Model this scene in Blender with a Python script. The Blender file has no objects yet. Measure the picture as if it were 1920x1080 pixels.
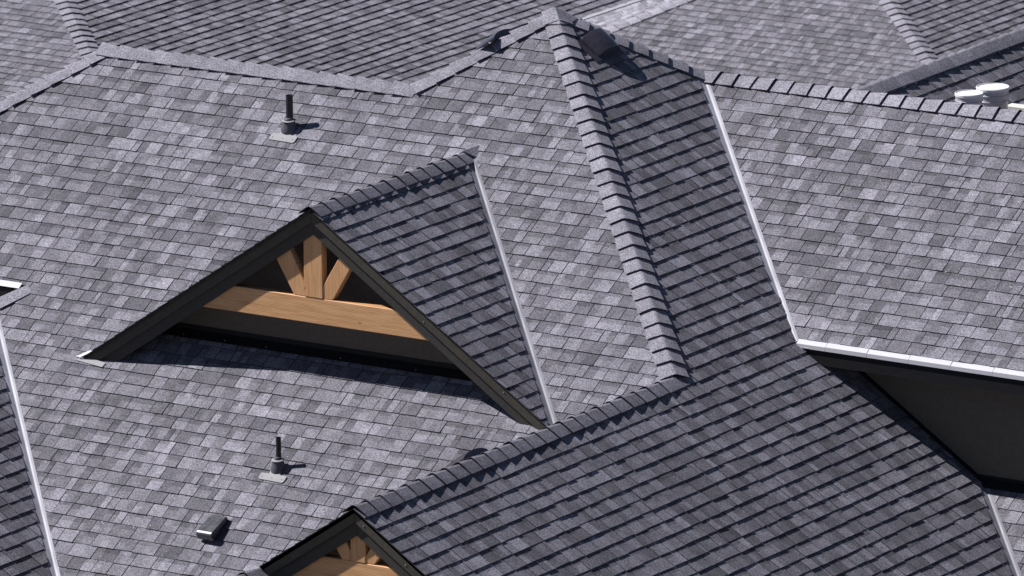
import bpy, bmesh, math, random
from mathutils import Vector, Matrix
from mathutils.bvhtree import BVHTree
random.seed(11)
R = random.Random(5)
S = bpy.context.scene
COL = S.collection

# ------------------------------------------------------------------ camera, sky, sun, exposure
CAM = Vector((37.9452, -60.8063, 18.5442))
RT = Vector((0.8391143364, 0.5438592882, -0.0102080855))
UP = Vector((-0.1222827772, 0.2068883385, 0.9706926073))
FW = Vector((-0.5300321243, 0.8132738100, -0.2401075951))
FPX = 15977.9
cd = bpy.data.cameras.new('camera'); cam = bpy.data.objects.new('camera', cd); COL.objects.link(cam)
cam.matrix_world = Matrix((
    (RT.x, UP.x, -FW.x, CAM.x), (RT.y, UP.y, -FW.y, CAM.y), (RT.z, UP.z, -FW.z, CAM.z), (0, 0, 0, 1)))
cd.sensor_width = 36.0; cd.lens = FPX / 1920 * 36.0
cd.clip_start = 1.0; cd.clip_end = 3000.0
cd.dof.use_dof = True; cd.dof.focus_distance = 75.0; cd.dof.aperture_fstop = 9.0
S.camera = cam

SUN = Vector((-0.670, -0.188, 0.718)).normalized()
w = bpy.data.worlds.new("World"); S.world = w; w.use_nodes = True
nt = w.node_tree; nt.nodes.clear()
sky = nt.nodes.new('ShaderNodeTexSky'); sky.sky_type = 'NISHITA'; sky.sun_disc = False
sky.sun_elevation = math.asin(SUN.z); sky.sun_rotation = math.atan2(SUN.x, SUN.y)
sky.altitude = 1400; sky.air_density = 0.65; sky.dust_density = 0.15; sky.ozone_density = 1.0
bg = nt.nodes.new('ShaderNodeBackground'); bg.inputs['Strength'].default_value = 0.05
wo = nt.nodes.new('ShaderNodeOutputWorld')
nt.links.new(sky.outputs[0], bg.inputs[0]); nt.links.new(bg.outputs[0], wo.inputs[0])
sd = bpy.data.lights.new('sun', 'SUN'); sd.energy = 5.0; sd.angle = math.radians(0.5); sd.color = (1.0, 0.965, 0.93)
so = bpy.data.objects.new('sun', sd); COL.objects.link(so)
so.rotation_euler = SUN.to_track_quat('Z', 'Y').to_euler(); so.location = SUN * 40
S.view_settings.view_transform = 'Standard'; S.view_settings.look = 'None'
S.view_settings.exposure = 0.38; S.view_settings.gamma = 1.0; S.view_settings.use_curve_mapping = False
S.render.engine = 'CYCLES'
S.cycles.max_bounces = 6; S.cycles.diffuse_bounces = 3

# ------------------------------------------------------------------ materials
def mat(name):
    m = bpy.data.materials.new(name); m.use_nodes = True
    n = m.node_tree.nodes; l = m.node_tree.links
    return m, n, l, n['Principled BSDF']
def noise(n, l, vec, scale, detail=2.0, rough=0.5):
    t = n.new('ShaderNodeTexNoise'); t.inputs['Scale'].default_value = scale
    t.inputs['Detail'].default_value = detail; t.inputs['Roughness'].default_value = rough
    if vec is not None: l.new(vec, t.inputs['Vector'])
    return t.outputs[0]
def maprange(n, l, v, a, b, c, d):
    t = n.new('ShaderNodeMapRange'); l.new(v, t.inputs[0])
    for i, q in enumerate((a, b, c, d)): t.inputs[i + 1].default_value = q
    return t.outputs[0]
def mul(n, l, a, b):
    t = n.new('ShaderNodeMath'); t.operation = 'MULTIPLY'
    for i, q in enumerate((a, b)):
        if hasattr(q, 'links'): l.new(q, t.inputs[i])
        else: t.inputs[i].default_value = q
    return t.outputs[0]

def shingle_mat():
    m, n, l, b = mat('asphalt_shingle')
    geo = n.new('ShaderNodeNewGeometry'); pos = geo.outputs['Position']
    at = n.new('ShaderNodeAttribute'); at.attribute_name = 'tone'
    f1 = maprange(n, l, noise(n, l, pos, 82, 1.5, 0.75), 0.33, 0.67, 0.50, 1.50)
    f2 = maprange(n, l, noise(n, l, pos, 9, 3, 0.6), 0.3, 0.7, 0.84, 1.16)
    f3 = maprange(n, l, noise(n, l, pos, 0.9, 2, 0.5), 0.3, 0.7, 0.90, 1.10)
    k = mul(n, l, mul(n, l, f1, f2), f3)
    hue = n.new('ShaderNodeMix'); hue.data_type = 'RGBA'
    l.new(maprange(n, l, noise(n, l, pos, 14, 2, 0.5), 0.35, 0.65, 0, 1), hue.inputs[0])
    hue.inputs[6].default_value = (0.965, 0.940, 1.140, 1); hue.inputs[7].default_value = (0.985, 0.950, 1.120, 1)
    sc = n.new('ShaderNodeVectorMath'); sc.operation = 'SCALE'; l.new(hue.outputs[2], sc.inputs[0]); l.new(k, sc.inputs['Scale'])
    vm = n.new('ShaderNodeVectorMath'); vm.operation = 'MULTIPLY'; l.new(sc.outputs[0], vm.inputs[0]); l.new(at.outputs['Color'], vm.inputs[1])
    # a few pale specks of chipped mineral and sawdust
    sp = maprange(n, l, noise(n, l, pos, 70, 0, 0.5), 0.80, 0.83, 0, 1)
    area = maprange(n, l, noise(n, l, pos, 1.1, 2, 0.5), 0.5, 0.62, 0, 1)
    mx = n.new('ShaderNodeMix'); mx.data_type = 'RGBA'; l.new(mul(n, l, sp, area), mx.inputs[0])
    l.new(vm.outputs[0], mx.inputs[6]); mx.inputs[7].default_value = (0.55, 0.50, 0.44, 1)
    l.new(mx.outputs[2], b.inputs['Base Color'])
    b.inputs['Roughness'].default_value = 0.92; b.inputs['Specular IOR Level'].default_value = 0.25
    bp = n.new('ShaderNodeBump'); bp.inputs['Strength'].default_value = 0.55; bp.inputs['Distance'].default_value = 0.0022
    l.new(noise(n, l, pos, 170, 2, 0.7), bp.inputs['Height']); l.new(bp.outputs[0], b.inputs['Normal'])
    return m
def plain(name, col, rough=0.6, metal=0.0, var=0.15, vscale=20, bump=0.0, bscale=60, spec=0.5, stretch=None):
    m, n, l, b = mat(name)
    tc = n.new('ShaderNodeTexCoord'); v = tc.outputs['Object']
    if stretch:
        mp = n.new('ShaderNodeMapping'); mp.inputs['Scale'].default_value = stretch; l.new(v, mp.inputs[0]); v = mp.outputs[0]
    k = maprange(n, l, noise(n, l, v, vscale, 4, 0.6), 0.3, 0.7, 1 - var, 1 + var)
    sc = n.new('ShaderNodeVectorMath'); sc.operation = 'SCALE'; sc.inputs[0].default_value = col[:3]; l.new(k, sc.inputs['Scale'])
    l.new(sc.outputs[0], b.inputs['Base Color'])
    b.inputs['Metallic'].default_value = metal; b.inputs['Specular IOR Level'].default_value = spec
    l.new(maprange(n, l, noise(n, l, v, vscale * 2, 3, 0.6), 0.3, 0.7, max(0.03, rough - 0.1), min(1, rough + 0.1)), b.inputs['Roughness'])
    if bump:
        bp = n.new('ShaderNodeBump'); bp.inputs['Strength'].default_value = 0.4; bp.inputs['Distance'].default_value = bump
        l.new(noise(n, l, v, bscale, 3, 0.6), bp.inputs['Height']); l.new(bp.outputs[0], b.inputs['Normal'])
    return m
def wood_mat(name, stretch):
    m, n, l, b = mat(name)
    tc = n.new('ShaderNodeTexCoord'); mp = n.new('ShaderNodeMapping'); mp.inputs['Scale'].default_value = stretch
    l.new(tc.outputs['Object'], mp.inputs[0]); v = mp.outputs[0]
    g = noise(n, l, v, 3.0, 6, 0.65)
    wv = n.new('ShaderNodeTexWave'); wv.inputs['Scale'].default_value = 2.2; wv.inputs['Distortion'].default_value = 5.0
    wv.bands_direction = 'Z' if stretch[0] < stretch[2] else 'X'
    wv.inputs['Detail'].default_value = 3; wv.inputs['Detail Scale'].default_value = 1.5; l.new(v, wv.inputs['Vector'])
    r = n.new('ShaderNodeValToRGB'); r.color_ramp.elements[0].position = 0.28; r.color_ramp.elements[0].color = (0.46, 0.225, 0.095, 1)
    r.color_ramp.elements[1].position = 0.72; r.color_ramp.elements[1].color = (0.80, 0.49, 0.265, 1)
    e = r.color_ramp.elements.new(0.5); e.color = (0.70, 0.39, 0.19, 1)
    ad = n.new('ShaderNodeMath'); ad.operation = 'ADD'; l.new(mul(n, l, g, 0.72), ad.inputs[0]); l.new(mul(n, l, wv.outputs['Fac'], 0.28), ad.inputs[1])
    l.new(ad.outputs[0], r.inputs[0])
    # small dark knots and drying checks
    kn = maprange(n, l, noise(n, l, tc.outputs['Object'], 14, 1, 0.4), 0.76, 0.80, 1, 0.5)
    ck = maprange(n, l, noise(n, l, v, 1.4, 3, 0.7), 0.70, 0.715, 1, 0.45)
    sc = n.new('ShaderNodeVectorMath'); sc.operation = 'SCALE'; l.new(r.outputs[0], sc.inputs[0]); l.new(mul(n, l, kn, ck), sc.inputs['Scale'])
    l.new(sc.outputs[0], b.inputs['Base Color']); b.inputs['Roughness'].default_value = 0.62; b.inputs['Specular IOR Level'].default_value = 0.3
    bp = n.new('ShaderNodeBump'); bp.inputs['Strength'].default_value = 0.5; bp.inputs['Distance'].default_value = 0.002
    l.new(g, bp.inputs['Height']); l.new(bp.outputs[0], b.inputs['Normal'])
    return m

M_SH = shingle_mat()
M_FELT = plain('roofing_felt', (0.022, 0.022, 0.026), 0.9, var=0.2)
M_MET = plain('galvanised_flashing', (0.58, 0.58, 0.64), 0.5, spec=0.3, var=0.08, vscale=3, bump=0.0015, bscale=9)
M_VAL = plain('valley_metal', (0.40, 0.40, 0.46), 0.55, spec=0.3, var=0.22, vscale=4, bump=0.002, bscale=10)
M_VAL2 = plain('valley_metal_less_glare', (0.22, 0.22, 0.26), 0.55, spec=0.3, var=0.22, vscale=4, bump=0.002, bscale=10)  # same valley metal; weaker reflection is put into a darker base colour
M_PLATE = plain('pale_metal_plate', (0.29, 0.29, 0.31), 0.6, spec=0.3, var=0.08, vscale=12)
M_TRIM = plain('dark_painted_board', (0.066, 0.060, 0.050), 0.6, var=0.16, vscale=30, bump=0.0012, bscale=90, spec=0.35)
M_TRIM2 = plain('dark_painted_inner_board', (0.050, 0.047, 0.044), 0.6, var=0.16, vscale=30, bump=0.0012, bscale=90, spec=0.35)
M_WALL = plain('brown_stucco', (0.150, 0.130, 0.112), 0.9, var=0.10, vscale=22, bump=0.003, bscale=70, spec=0.2)
M_FLASHD = plain('dark_bronze_flashing', (0.012, 0.012, 0.015), 0.6, var=0.1, spec=0.25)
M_PIPE = plain('black_pipe_plastic', (0.022, 0.022, 0.028), 0.5, var=0.15, vscale=40, spec=0.4)
M_BOOT = plain('grey_rubber_boot', (0.085, 0.085, 0.105), 0.55, var=0.12, vscale=30, spec=0.4)
M_VENT = plain('black_painted_vent', (0.050, 0.046, 0.064), 0.24, var=0.2, vscale=18, bump=0.003, bscale=10, spec=0.55)
M_VENT2 = plain('dark_metal_vent', (0.13, 0.13, 0.15), 0.35, metal=0.5, var=0.2, vscale=14, bump=0.003, bscale=14)
M_BUCK = plain('white_plastic_bucket', (0.80, 0.80, 0.82), 0.35, var=0.04)
M_BUCKS = plain('grey_white_bucket_shaded_side', (0.50, 0.50, 0.55), 0.35, metal=0.2, var=0.06)  # grey-white body, colour darkened to stand in for shading on the side
M_BOARD = plain('pale_lumber', (0.70, 0.68, 0.64), 0.7, var=0.08, stretch=(1, 8, 8))
M_SCREW = plain('screw_head', (0.45, 0.44, 0.42), 0.45, metal=0.6, var=0.1)
M_WX = wood_mat('cedar_timber_lengthwise', (0.8, 9.0, 11.0))
M_WZ = wood_mat('cedar_timber_upright', (11.0, 9.0, 0.8))
M_GROUND = plain('bare_soil', (0.16, 0.12, 0.085), 0.95, var=0.3, vscale=0.4, bump=0.05, bscale=2)

# ------------------------------------------------------------------ helpers
def link(name, me, parent=None, loc=None):
    o = bpy.data.objects.new(name, me); COL.objects.link(o)
    if loc is not None: o.location = loc
    if parent is not None:
        o.parent = parent
        if parent.type != 'EMPTY' or True:
            base = parent.matrix_basis.translation.copy()
            pp = parent.parent
            while pp: base += pp.matrix_basis.translation; pp = pp.parent
            o.location = (Vector(loc) if loc is not None else Vector((0, 0, 0))) - base
    return o
def mesh(name, vs, fs, m, parent=None, tones=None, smooth=False, center=True):
    """vs in world coordinates; the object origin goes to the centre of the vertices"""
    c = Vector((0, 0, 0))
    if center:
        lo = [min(v[i] for v in vs) for i in range(3)]; hi = [max(v[i] for v in vs) for i in range(3)]
        c = Vector([(a + b) / 2 for a, b in zip(lo, hi)])
    me = bpy.data.meshes.new(name)
    me.from_pydata([(v[0] - c.x, v[1] - c.y, v[2] - c.z) for v in vs], [], fs)
    me.materials.append(m)
    if tones is not None: set_tone(me, tones)
    if smooth:
        for p in me.polygons: p.use_smooth = True
    me.validate(); me.update()
    return link(name, me, parent, c)
def set_tone(me, tones):
    a = me.color_attributes.new('tone', 'FLOAT_COLOR', 'CORNER')
    buf = []
    for p, t in zip(me.polygons, tones):
        buf += [t, t, t, 1.0] * p.loop_total
    a.data.foreach_set('color', buf)
def empty(name, loc, label, cat, group=None):
    o = bpy.data.objects.new(name, None); COL.objects.link(o); o.location = loc; o.empty_display_size = 0.3
    o['label'] = label; o['category'] = cat
    if group: o['group'] = group
    return o
def fix_normals(o):
    bm = bmesh.new(); bm.from_mesh(o.data); bmesh.ops.recalc_face_normals(bm, faces=bm.faces); bm.to_mesh(o.data); bm.free(); return o
def bevel(o, wd, seg=2):
    md = o.modifiers.new('bevel', 'BEVEL'); md.width = wd; md.segments = seg; md.limit_method = 'ANGLE'; md.angle_limit = math.radians(35); return o
def prism_xz(name, pts, y0, y1, m, parent, bev=0.003):
    n = len(pts)
    vs = [(x, y0, z) for x, z in pts] + [(x, y1, z) for x, z in pts]
    fs = [list(range(n)), list(range(2 * n - 1, n - 1, -1))] + [[i, i + n, (i + 1) % n + n, (i + 1) % n] for i in range(n)]
    o = fix_normals(mesh(name, vs, fs, m, parent))
    if bev: bevel(o, bev, 1)
    return o
def hexa(name, P, m, parent, bev=0.0):
    """eight corners: bottom ring then top ring"""
    fs = [[3, 2, 1, 0], [4, 5, 6, 7]] + [[i, (i + 1) % 4, (i + 1) % 4 + 4, i + 4] for i in range(4)]
    o = fix_normals(mesh(name, P, fs, m, parent))
    if bev: bevel(o, bev, 1)
    return o
def slab(name, quad, th, N, m, parent, bev=0.0):
    q = [Vector(p) for p in quad]
    return hexa(name, [p for p in q] + [p + N * th for p in q], m, parent, bev)
def lathe(name, prof, base, axis, m, parent, seg=24, smooth=True, scale=(1, 1)):
    """prof: (radius, height) along axis; closed at both ends"""
    ax = Vector(axis).normalized(); t = Vector((1, 0, 0)); a = (t - ax * t.dot(ax)).normalized(); b = ax.cross(a)
    vs = []; fs = []
    for r, h in prof:
        for i in range(seg):
            g = 2 * math.pi * i / seg
            vs.append(Vector(base) + ax * h + a * (r * scale[0] * math.cos(g)) + b * (r * scale[1] * math.sin(g)))
    for j in range(len(prof) - 1):
        for i in range(seg): fs.append([j * seg + i, j * seg + (i + 1) % seg, (j + 1) * seg + (i + 1) % seg, (j + 1) * seg + i])
    fs.append(list(range(seg - 1, -1, -1))); fs.append([(len(prof) - 1) * seg + i for i in range(seg)])
    o = mesh(name, vs, fs, m, parent)
    if smooth:
        for p in o.data.polygons: p.use_smooth = len(p.vertices) == 4
        o.data.set_sharp_from_angle(angle=math.radians(35))
    return o
def screw(p, n, parent, r=0.0055):
    n = Vector(n).normalized()
    lathe('screw', [(r, 0), (r, 0.003), (r * 0.6, 0.006)], p, n, M_SCREW, parent, seg=8)
def project(p):
    d = Vector(p) - CAM; z = d.dot(FW)
    return 960 + FPX * d.dot(RT) / z, 540 - FPX * d.dot(UP) / z, z

E0 = 0.143
T = 2.0 / 3.0
T3 = {}
TONES = ((0.238, 0.19), (0.196, 0.34), (0.160, 0.31), (0.124, 0.16))
def pick_tone():
    r = R.random(); acc = 0
    for t, p in TONES:
        acc += p
        if r < acc: return t * R.uniform(0.92, 1.08)
    return TONES[1][0] * R.uniform(0.92, 1.08)

def clip(poly, hps):
    """poly of (u,v,x,y); keep a*x+b*y<=c"""
    for a, b, c in hps:
        out = []
        for i in range(len(poly)):
            p, q = poly[i], poly[(i + 1) % len(poly)]
            dp = a * p[2] + b * p[3] - c; dq = a * q[2] + b * q[3] - c
            if dp <= 0: out.append(p)
            if (dp < 0 < dq) or (dq < 0 < dp):
                s = dp / (dp - dq); out.append(tuple(p[k] + (q[k] - p[k]) * s for k in range(4)))
        poly = out
        if len(poly) < 3: return []
    return poly

class Slope:
    def __init__(s, name, O, U, V, deck, parts, urange, vrange, phase=0.0, E=E0, tone=1.0, label=None, thick=1.0):
        s.name = name; s.O = Vector(O); s.U = Vector(U).normalized(); s.V = Vector(V).normalized(); s.N = s.U.cross(s.V).normalized()
        s.deck = deck; s.parts = parts; s.ur = urange; s.vr = vrange; s.phase = phase; s.E = E; s.tone = tone; s.label = label; s.thick = thick
        s.off = s.N.dot(s.O)
    def z(s, x, y): return (s.off - s.N.x * x - s.N.y * y) / s.N.z
    def pt(s, x, y, h=0.0): return Vector((x, y, s.z(x, y))) + s.N * h
    def make_deck(s, parent):
        n = len(s.deck); top = [s.pt(x, y, -0.001) for x, y in s.deck]; bot = [p - s.N * 0.03 for p in top]
        fs = [list(range(n)), list(range(2 * n - 1, n - 1, -1))] + [[i, i + n, (i + 1) % n + n, (i + 1) % n] for i in range(n)]
        s.obj = fix_normals(mesh('roof_slope', top + bot, fs, M_FELT, parent))
        if s.label: s.obj['label'] = s.label
        s.obj.data.polygons[0]
        return s.obj
    def W(s, u, v, h): return s.O + s.U * u + s.V * v + s.N * h
    def pieces(s):
        out = []
        nc0 = math.floor((s.vr[0] - s.phase) / s.E) - 1; nc1 = math.ceil((s.vr[1] - s.phase) / s.E) + 1
        f1, f2, f3 = R.uniform(0.6, 1.2), R.uniform(2, 3.2), R.uniform(0, 6)
        for c in range(nc0, nc1):
            v0 = s.phase + c * s.E; u = s.ur[0] - R.uniform(0, 0.3); lastgap = False
            ca = R.uniform(-0.002, 0.002); cb = R.uniform(0, 6)
            while u < s.ur[1]:
                r = R.random()
                if r < 0.07: wd = R.uniform(0.045, 0.085)
                elif r < 0.48: wd = R.uniform(0.13, 0.19)
                else: wd = R.uniform(0.19, 0.28)
                gap = (not lastgap) and R.random() < 0.42
                lastgap = gap
                hb = (0.0092 if gap else 0.0125) * s.thick + R.uniform(-0.0012, 0.0018)
                wave = 0.0025 * math.sin(f1 * u + f3 + c * 0.35) + 0.0016 * math.sin(f2 * u + c * 1.1 + cb)
                vb = v0 + wave + ca + (R.uniform(0.002, 0.006) if gap else R.uniform(-0.002, 0.002))
                out += s.one(u + 0.0036, u + wd - 0.0036, vb, v0 + s.E + 0.022, hb, gap)
                u += wd
        return out
    def one(s, u0, u1, v0, v1, hb, gap):
        wd = u1 - u0
        # colour blends inside one tab
        if wd < 0.10: us = [u0, u1]
        elif wd < 0.16: us = [u0, u1] if R.random() < 0.55 else [u0, u0 + wd * R.uniform(0.35, 0.65), u1]
        else:
            us = [u0, u0 + wd * R.uniform(0.35, 0.65), u1] if R.random() < 0.72 else ([u0, u1] if R.random() < .5 else [u0, u0 + wd * R.uniform(0.25, 0.4), u0 + wd * R.uniform(0.6, 0.75), u1])
        vm = v0 + (v1 - v0) * R.uniform(0.50, 0.66)
        skew = R.uniform(-0.004, 0.004)
        c0, c1 = R.uniform(-0.0012, 0.0022), R.uniform(-0.0012, 0.0022)
        L = v1 - v0; mid = R.uniform(-0.0008, 0.0008)
        def H(u, v):
            a = (u - u0) / wd; b = min(max((v - v0) / L, 0), 1)
            return (hb + c0 * (1 - a) + c1 * a) * (1 - b) + 0.0025 * b + mid * 4 * a * (1 - a) * (1 - b)
        def q(u, v):
            vv = v + (skew * ((u - u0) / wd - 0.5) if v == v0 else 0)
            p = s.O + s.U * u + s.V * vv
            return (u, vv, p.x, p.y)
        cells = []; last = None
        for i in range(len(us) - 1):
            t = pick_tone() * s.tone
            if last is not None and abs(t - last) < 0.02: t *= 0.78 if R.random() < .5 else 1.2
            last = t
            band = R.random() < (0.5 if t > 0.14 else 0.15)
            tb = t * (R.uniform(0.60, 0.78) if band else R.uniform(0.95, 1.05))
            cells.append(([q(us[i], v0), q(us[i + 1], v0), q(us[i + 1], vm), q(us[i], vm)], t))
            cells.append(([q(us[i], vm), q(us[i + 1], vm), q(us[i + 1], v1), q(us[i], v1)], tb))
        outline = [q(u0, v0)] + [q(x, v0) for x in us[1:-1]] + [q(u1, v0), q(u1, vm), q(u1, v1), q(u0, v1), q(u0, vm)]
        vs, fs, ts = [], [], []
        for hp in s.parts:
            if not clip(outline, hp): continue
            for poly, t in cells:
                k = clip(poly, hp)
                if k:
                    b = len(vs)
                    for (u, v, x, y) in k: vs.append(s.W(u, v, H(u, v)))
                    fs.append(list(range(b, b + len(k)))); ts.append(t)
            k = clip(outline, hp); b = len(vs); n = len(k)
            for (u, v, x, y) in k: vs.append(s.W(u, v, H(u, v)))
            for (u, v, x, y) in k: vs.append(s.W(u, v, 0.0002))
            for i in range(n):
                fs.append([b + i, b + n + i, b + n + (i + 1) % n, b + (i + 1) % n][::-1]); ts.append(0.045)
        if not vs: return []
        c = s.W((u0 + u1) / 2, (v0 + min(v1, v0 + s.E)) / 2, 0.006)
        return [dict(vs=vs, fs=fs, ts=ts, c=c, w=wd, s=s)]

DECKS = []          # (slope) for occlusion tests
def finish_house(house, slopes, limit=300):
    allp = []
    for s in slopes:
        s.make_deck(house); allp += s.pieces()
    return allp

def place_pieces(house, allp, bvh, limit=300):
    rank = []
    for k, d in enumerate(allp):
        vs = d['vs']; P = [project(v) for v in vs[:]]
        x, y, zc = project(d['c'])
        if not (8 < x < 1912 and 8 < y < 1072): continue
        xs = [p[0] for p in P]; ys = [p[1] for p in P]
        # true projected area of the exposed face
        s = d['s']; ev = (CAM - d['c']).normalized().dot(s.N)
        if ev <= 0.02: continue
        area = d['w'] * s.E * ev * (FPX / zc) ** 2
        full = (max(ys) - min(ys)) > 8 and (max(xs) - min(xs)) > 8
        if not full: continue
        # world-size check so that clipped slivers do not count
        dirv = (d['c'] - CAM); dist = dirv.length; dirv.normalize()
        hit = bvh.ray_cast(CAM, dirv, dist - 0.12)
        if hit[0] is not None: continue
        rank.append((-(area), k))
    rank.sort()
    chosen = set(k for _, k in rank[:limit])
    VS, FS, TS = [], [], []
    for k, d in enumerate(allp):
        if k in chosen:
            mesh('shingle', d['vs'], d['fs'], M_SH, d['s'].obj, d['ts'])
        else:
            b = len(VS); VS += d['vs']; FS += [[i + b for i in f] for f in d['fs']]; TS += d['ts']
    o = mesh('shingles', VS, FS, M_SH, house, TS)
    o['kind'] = 'stuff'; o['label'] = 'remaining laid rows of grey laminated asphalt shingles'

CAPQ = (-1.0, -0.60, -0.05, 0.0, 0.05, 0.60, 1.0)
def cap_run(house, low, high, NA, NB, expo, width=0.135, lift=0.036, start=0.0, end=None, butt_low=True, tone=0.25, arch=0.0, gapv=0.012):
    """folded cap shingles along the line low->high; NA, NB are the normals of the two slopes"""
    low, high = Vector(low), Vector(high); d = (high - low); L = d.length if end is None else end; d.normalize()
    def side(N):
        s = N.cross(d).normalized()
        return s
    sa = side(NA); sb = side(NB)
    if sa.dot(NB) > 0: sa = -sa
    if sb.dot(NA) > 0: sb = -sb
    nm = (NA + NB).normalized()
    n = int(math.floor((L - start) / expo + 0.2))
    for i in range(n):
        if butt_low: a0 = start + i * expo; a1 = a0 + expo + 0.045; sg = 1
        else: a0 = start + (i + 1) * expo; a1 = a0 - expo - 0.045; sg = -1
        if butt_low and a1 > L + 0.06: a1 = L + 0.06
        jit = R.uniform(-0.009, 0.009); tw = R.uniform(-0.010, 0.010); lf = lift + R.uniform(-0.003, 0.004)
        rows = []
        for k, f in enumerate((0.0, 0.45, 1.0)):
            a = a0 + (a1 - a0) * f + (jit if k == 0 else 0)
            h = (lf, lf * 0.66 + 0.002, 0.012)[k]; wf = (1.0, 0.965, 0.88)[k]
            rt, rb = [], []
            for qq in CAPQ:
                s, N = (sa, NA) if qq < 0 else (sb, NB)
                ww = abs(qq) * width * wf
                hh = h * (1 - 0.16 * abs(qq) ** 2)
                Nq = nm if qq == 0 else N
                base = low + d * (a + (tw * qq if k == 0 else 0) - sg * (0.010 * (1 - abs(qq)) if k == 0 else 0))
                hc = hh - (0.001 if qq == 0 else (0.0))
                p = base + s * (ww if qq else 0) + Nq * hc
                rt.append(p); rb.append(p - Nq * 0.0055)
            rows.append((rt, rb))
        vs = []
        for rt, rb in rows: vs += rt + rb
        m = len(CAPQ); st = 2 * m; fs = []; ts = []
        tn = tone * R.uniform(0.86, 1.12)
        for k in range(2):
            for j in range(m - 1):
                fs.append([k * st + j, k * st + j + 1, (k + 1) * st + j + 1, (k + 1) * st + j]); ts.append(tn)
                fs.append([k * st + m + j, (k + 1) * st + m + j, (k + 1) * st + m + j + 1, k * st + m + j + 1]); ts.append(0.03)
            for j in (0, m - 1):
                fs.append([k * st + j, (k + 1) * st + j, (k + 1) * st + m + j, k * st + m + j]); ts.append(tn * 0.8)
        for k in (0, 2):
            for j in range(m - 1):
                fs.append([k * st + j, k * st + m + j, k * st + m + j + 1, k * st + j + 1]); ts.append(0.06)
        o = mesh('ridge_cap', vs, fs, M_SH, house, ts)
        bm = bmesh.new(); bm.from_mesh(o.data); bmesh.ops.recalc_face_normals(bm, faces=bm.faces); bm.to_mesh(o.data); bm.free()

def valley(house, low, high, SA, SB, m, wA=0.038, wB=0.058, label=None):
    """bent metal strip laid in the valley between slope SA (faces the camera) and SB"""
    low, high = Vector(low), Vector(high); d = (high - low).normalized(); L = (high - low).length
    sa = SA.N.cross(d).normalized(); sb = SB.N.cross(d).normalized()
    if sa.z < 0: sa = -sa
    if sb.z < 0: sb = -sb
    if sa.dot(SB.N) < 0: sa = -sa
    if sb.dot(SA.N) < 0: sb = -sb
    n = 1; seg = L
    o = None
    for i in range(n):
        a, b = low + d * (i * seg + (0.0015 if i else 0)), low + d * ((i + 1) * seg)
        up = 0.0025 + 0.0012 * (i % 2)
        K = 12; vs = []
        for k in range(K + 1):
            p = a + (b - a) * (k / K); j1 = R.uniform(-0.0018, 0.0018); j2 = R.uniform(-0.0018, 0.0018)
            vs += [p + sb * (wB + .006) + SB.N * up, p + sb * (wB * .5) + SB.N * (up + abs(j2)), p + sb * 0.006 + SB.N * (up + 0.001), p + sa * 0.004 + SA.N * (up + 0.001),
                   p + sa * (wA * .55) + SA.N * (up + 0.003 + abs(j1)), p + sa * (wA + .006 + j2) + SA.N * (up + 0.001)]
        fs = [[k * 6 + j, k * 6 + j + 1, (k + 1) * 6 + j + 1, (k + 1) * 6 + j] for k in range(K) for j in range(5)]
        o = mesh('valley_flashing', vs, fs, m, house)
        bm = bmesh.new(); bm.from_mesh(o.data); bmesh.ops.recalc_face_normals(bm, faces=bm.faces); bm.to_mesh(o.data); bm.free()
        md = o.modifiers.new('thickness', 'SOLIDIFY'); md.thickness = 0.0012; md.offset = 0
        if label: o['label'] = label

# ------------------------------------------------------------------ ground
gv = [(-600, -300, -14.0), (600, -300, -14.0), (600, 900, -14.0), (-600, 900, -14.0)]
g = mesh('ground', gv, [[0, 1, 2, 3]], M_GROUND, None); g['kind'] = 'structure'

# ------------------------------------------------------------------ the near house
house = empty('house', (-2.0, 0.0, -14.0), 'large grey shingled house in front with steep slopes, dark gables and timber trusses', 'house')
AX, AV = (1, 0, 0), (0, 1, T)
BX, BV = (0, 1, 0), (-1, 0, T)
CX, CV = (0, -1, 0), (1, 0, T)
DX, DV = (-1, 0, 0), (0, -1, T)
XD, ZB = -3.342, 1.2403                # small gable: ridge x and height
YG = -0.682                            # its front
HW = 2.506
YW = -0.245                            # its wall
VD = XD + ZB / T                       # x+y on its right valley
V4, V2, V3 = -7.436, 1.941, 4.0193
APX = Vector((-3.382, 3.382, 3.382 * T))
KL = -6.86                             # low left hip: x - y
cW = 0.058
q2 = math.sqrt(2)
# plan half planes
def ge(a, b, c): return (-a, -b, -c)
def le(a, b, c): return (a, b, c)
VA, VB = 0.053, 0.082     # valley shingle cut-back in plan

hipR = le(1, 1, 0.0); valC2 = le(1, -1, 0.0)
v4cut = ge(1, 1, V4 + VA)
A0parts = [
    [ge(0, 1, 2.434), le(1, 1, 0), le(-1, 1, 6.764)],
    [le(0, 1, 2.434), ge(0, 1, ZB / T), le(1, 1, 0), le(-1, 1, 10.181)],
    [le(0, 1, ZB / T), ge(0, 1, YW), le(1, -1, XD - ZB / T), le(-1, 1, 10.181), ge(0, 1, -0.055)],       # left of the small gable
    [le(0, 1, ZB / T), ge(0, 1, YW), ge(1, 1, VD + VA), le(1, 1, 0)],
    [le(0, 1, -0.055), ge(0, 1, YW), le(1, -1, XD - ZB / T), ge(1, -1, KL)],
    [le(0, 1, YW), ge(0, 1, YG - 0.02), ge(1, -1, KL), v4cut, le(1, -1, XD - ZB / T)],
    [le(0, 1, YW), ge(0, 1, YG - 0.02), ge(1, -1, XD - ZB / T), le(1, 1, VD - .02), ge(1, 1, V4)],
    [le(0, 1, YW), ge(0, 1, YG - 0.02), ge(1, 1, VD + VA), le(1, 1, 0), le(1, -1, 0)],
    [le(0, 1, YG - 0.02), ge(0, 1, -5.0), v4cut, le(1, -1, 0), ge(1, -1, KL)],
]
OY = 1.8904
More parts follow.
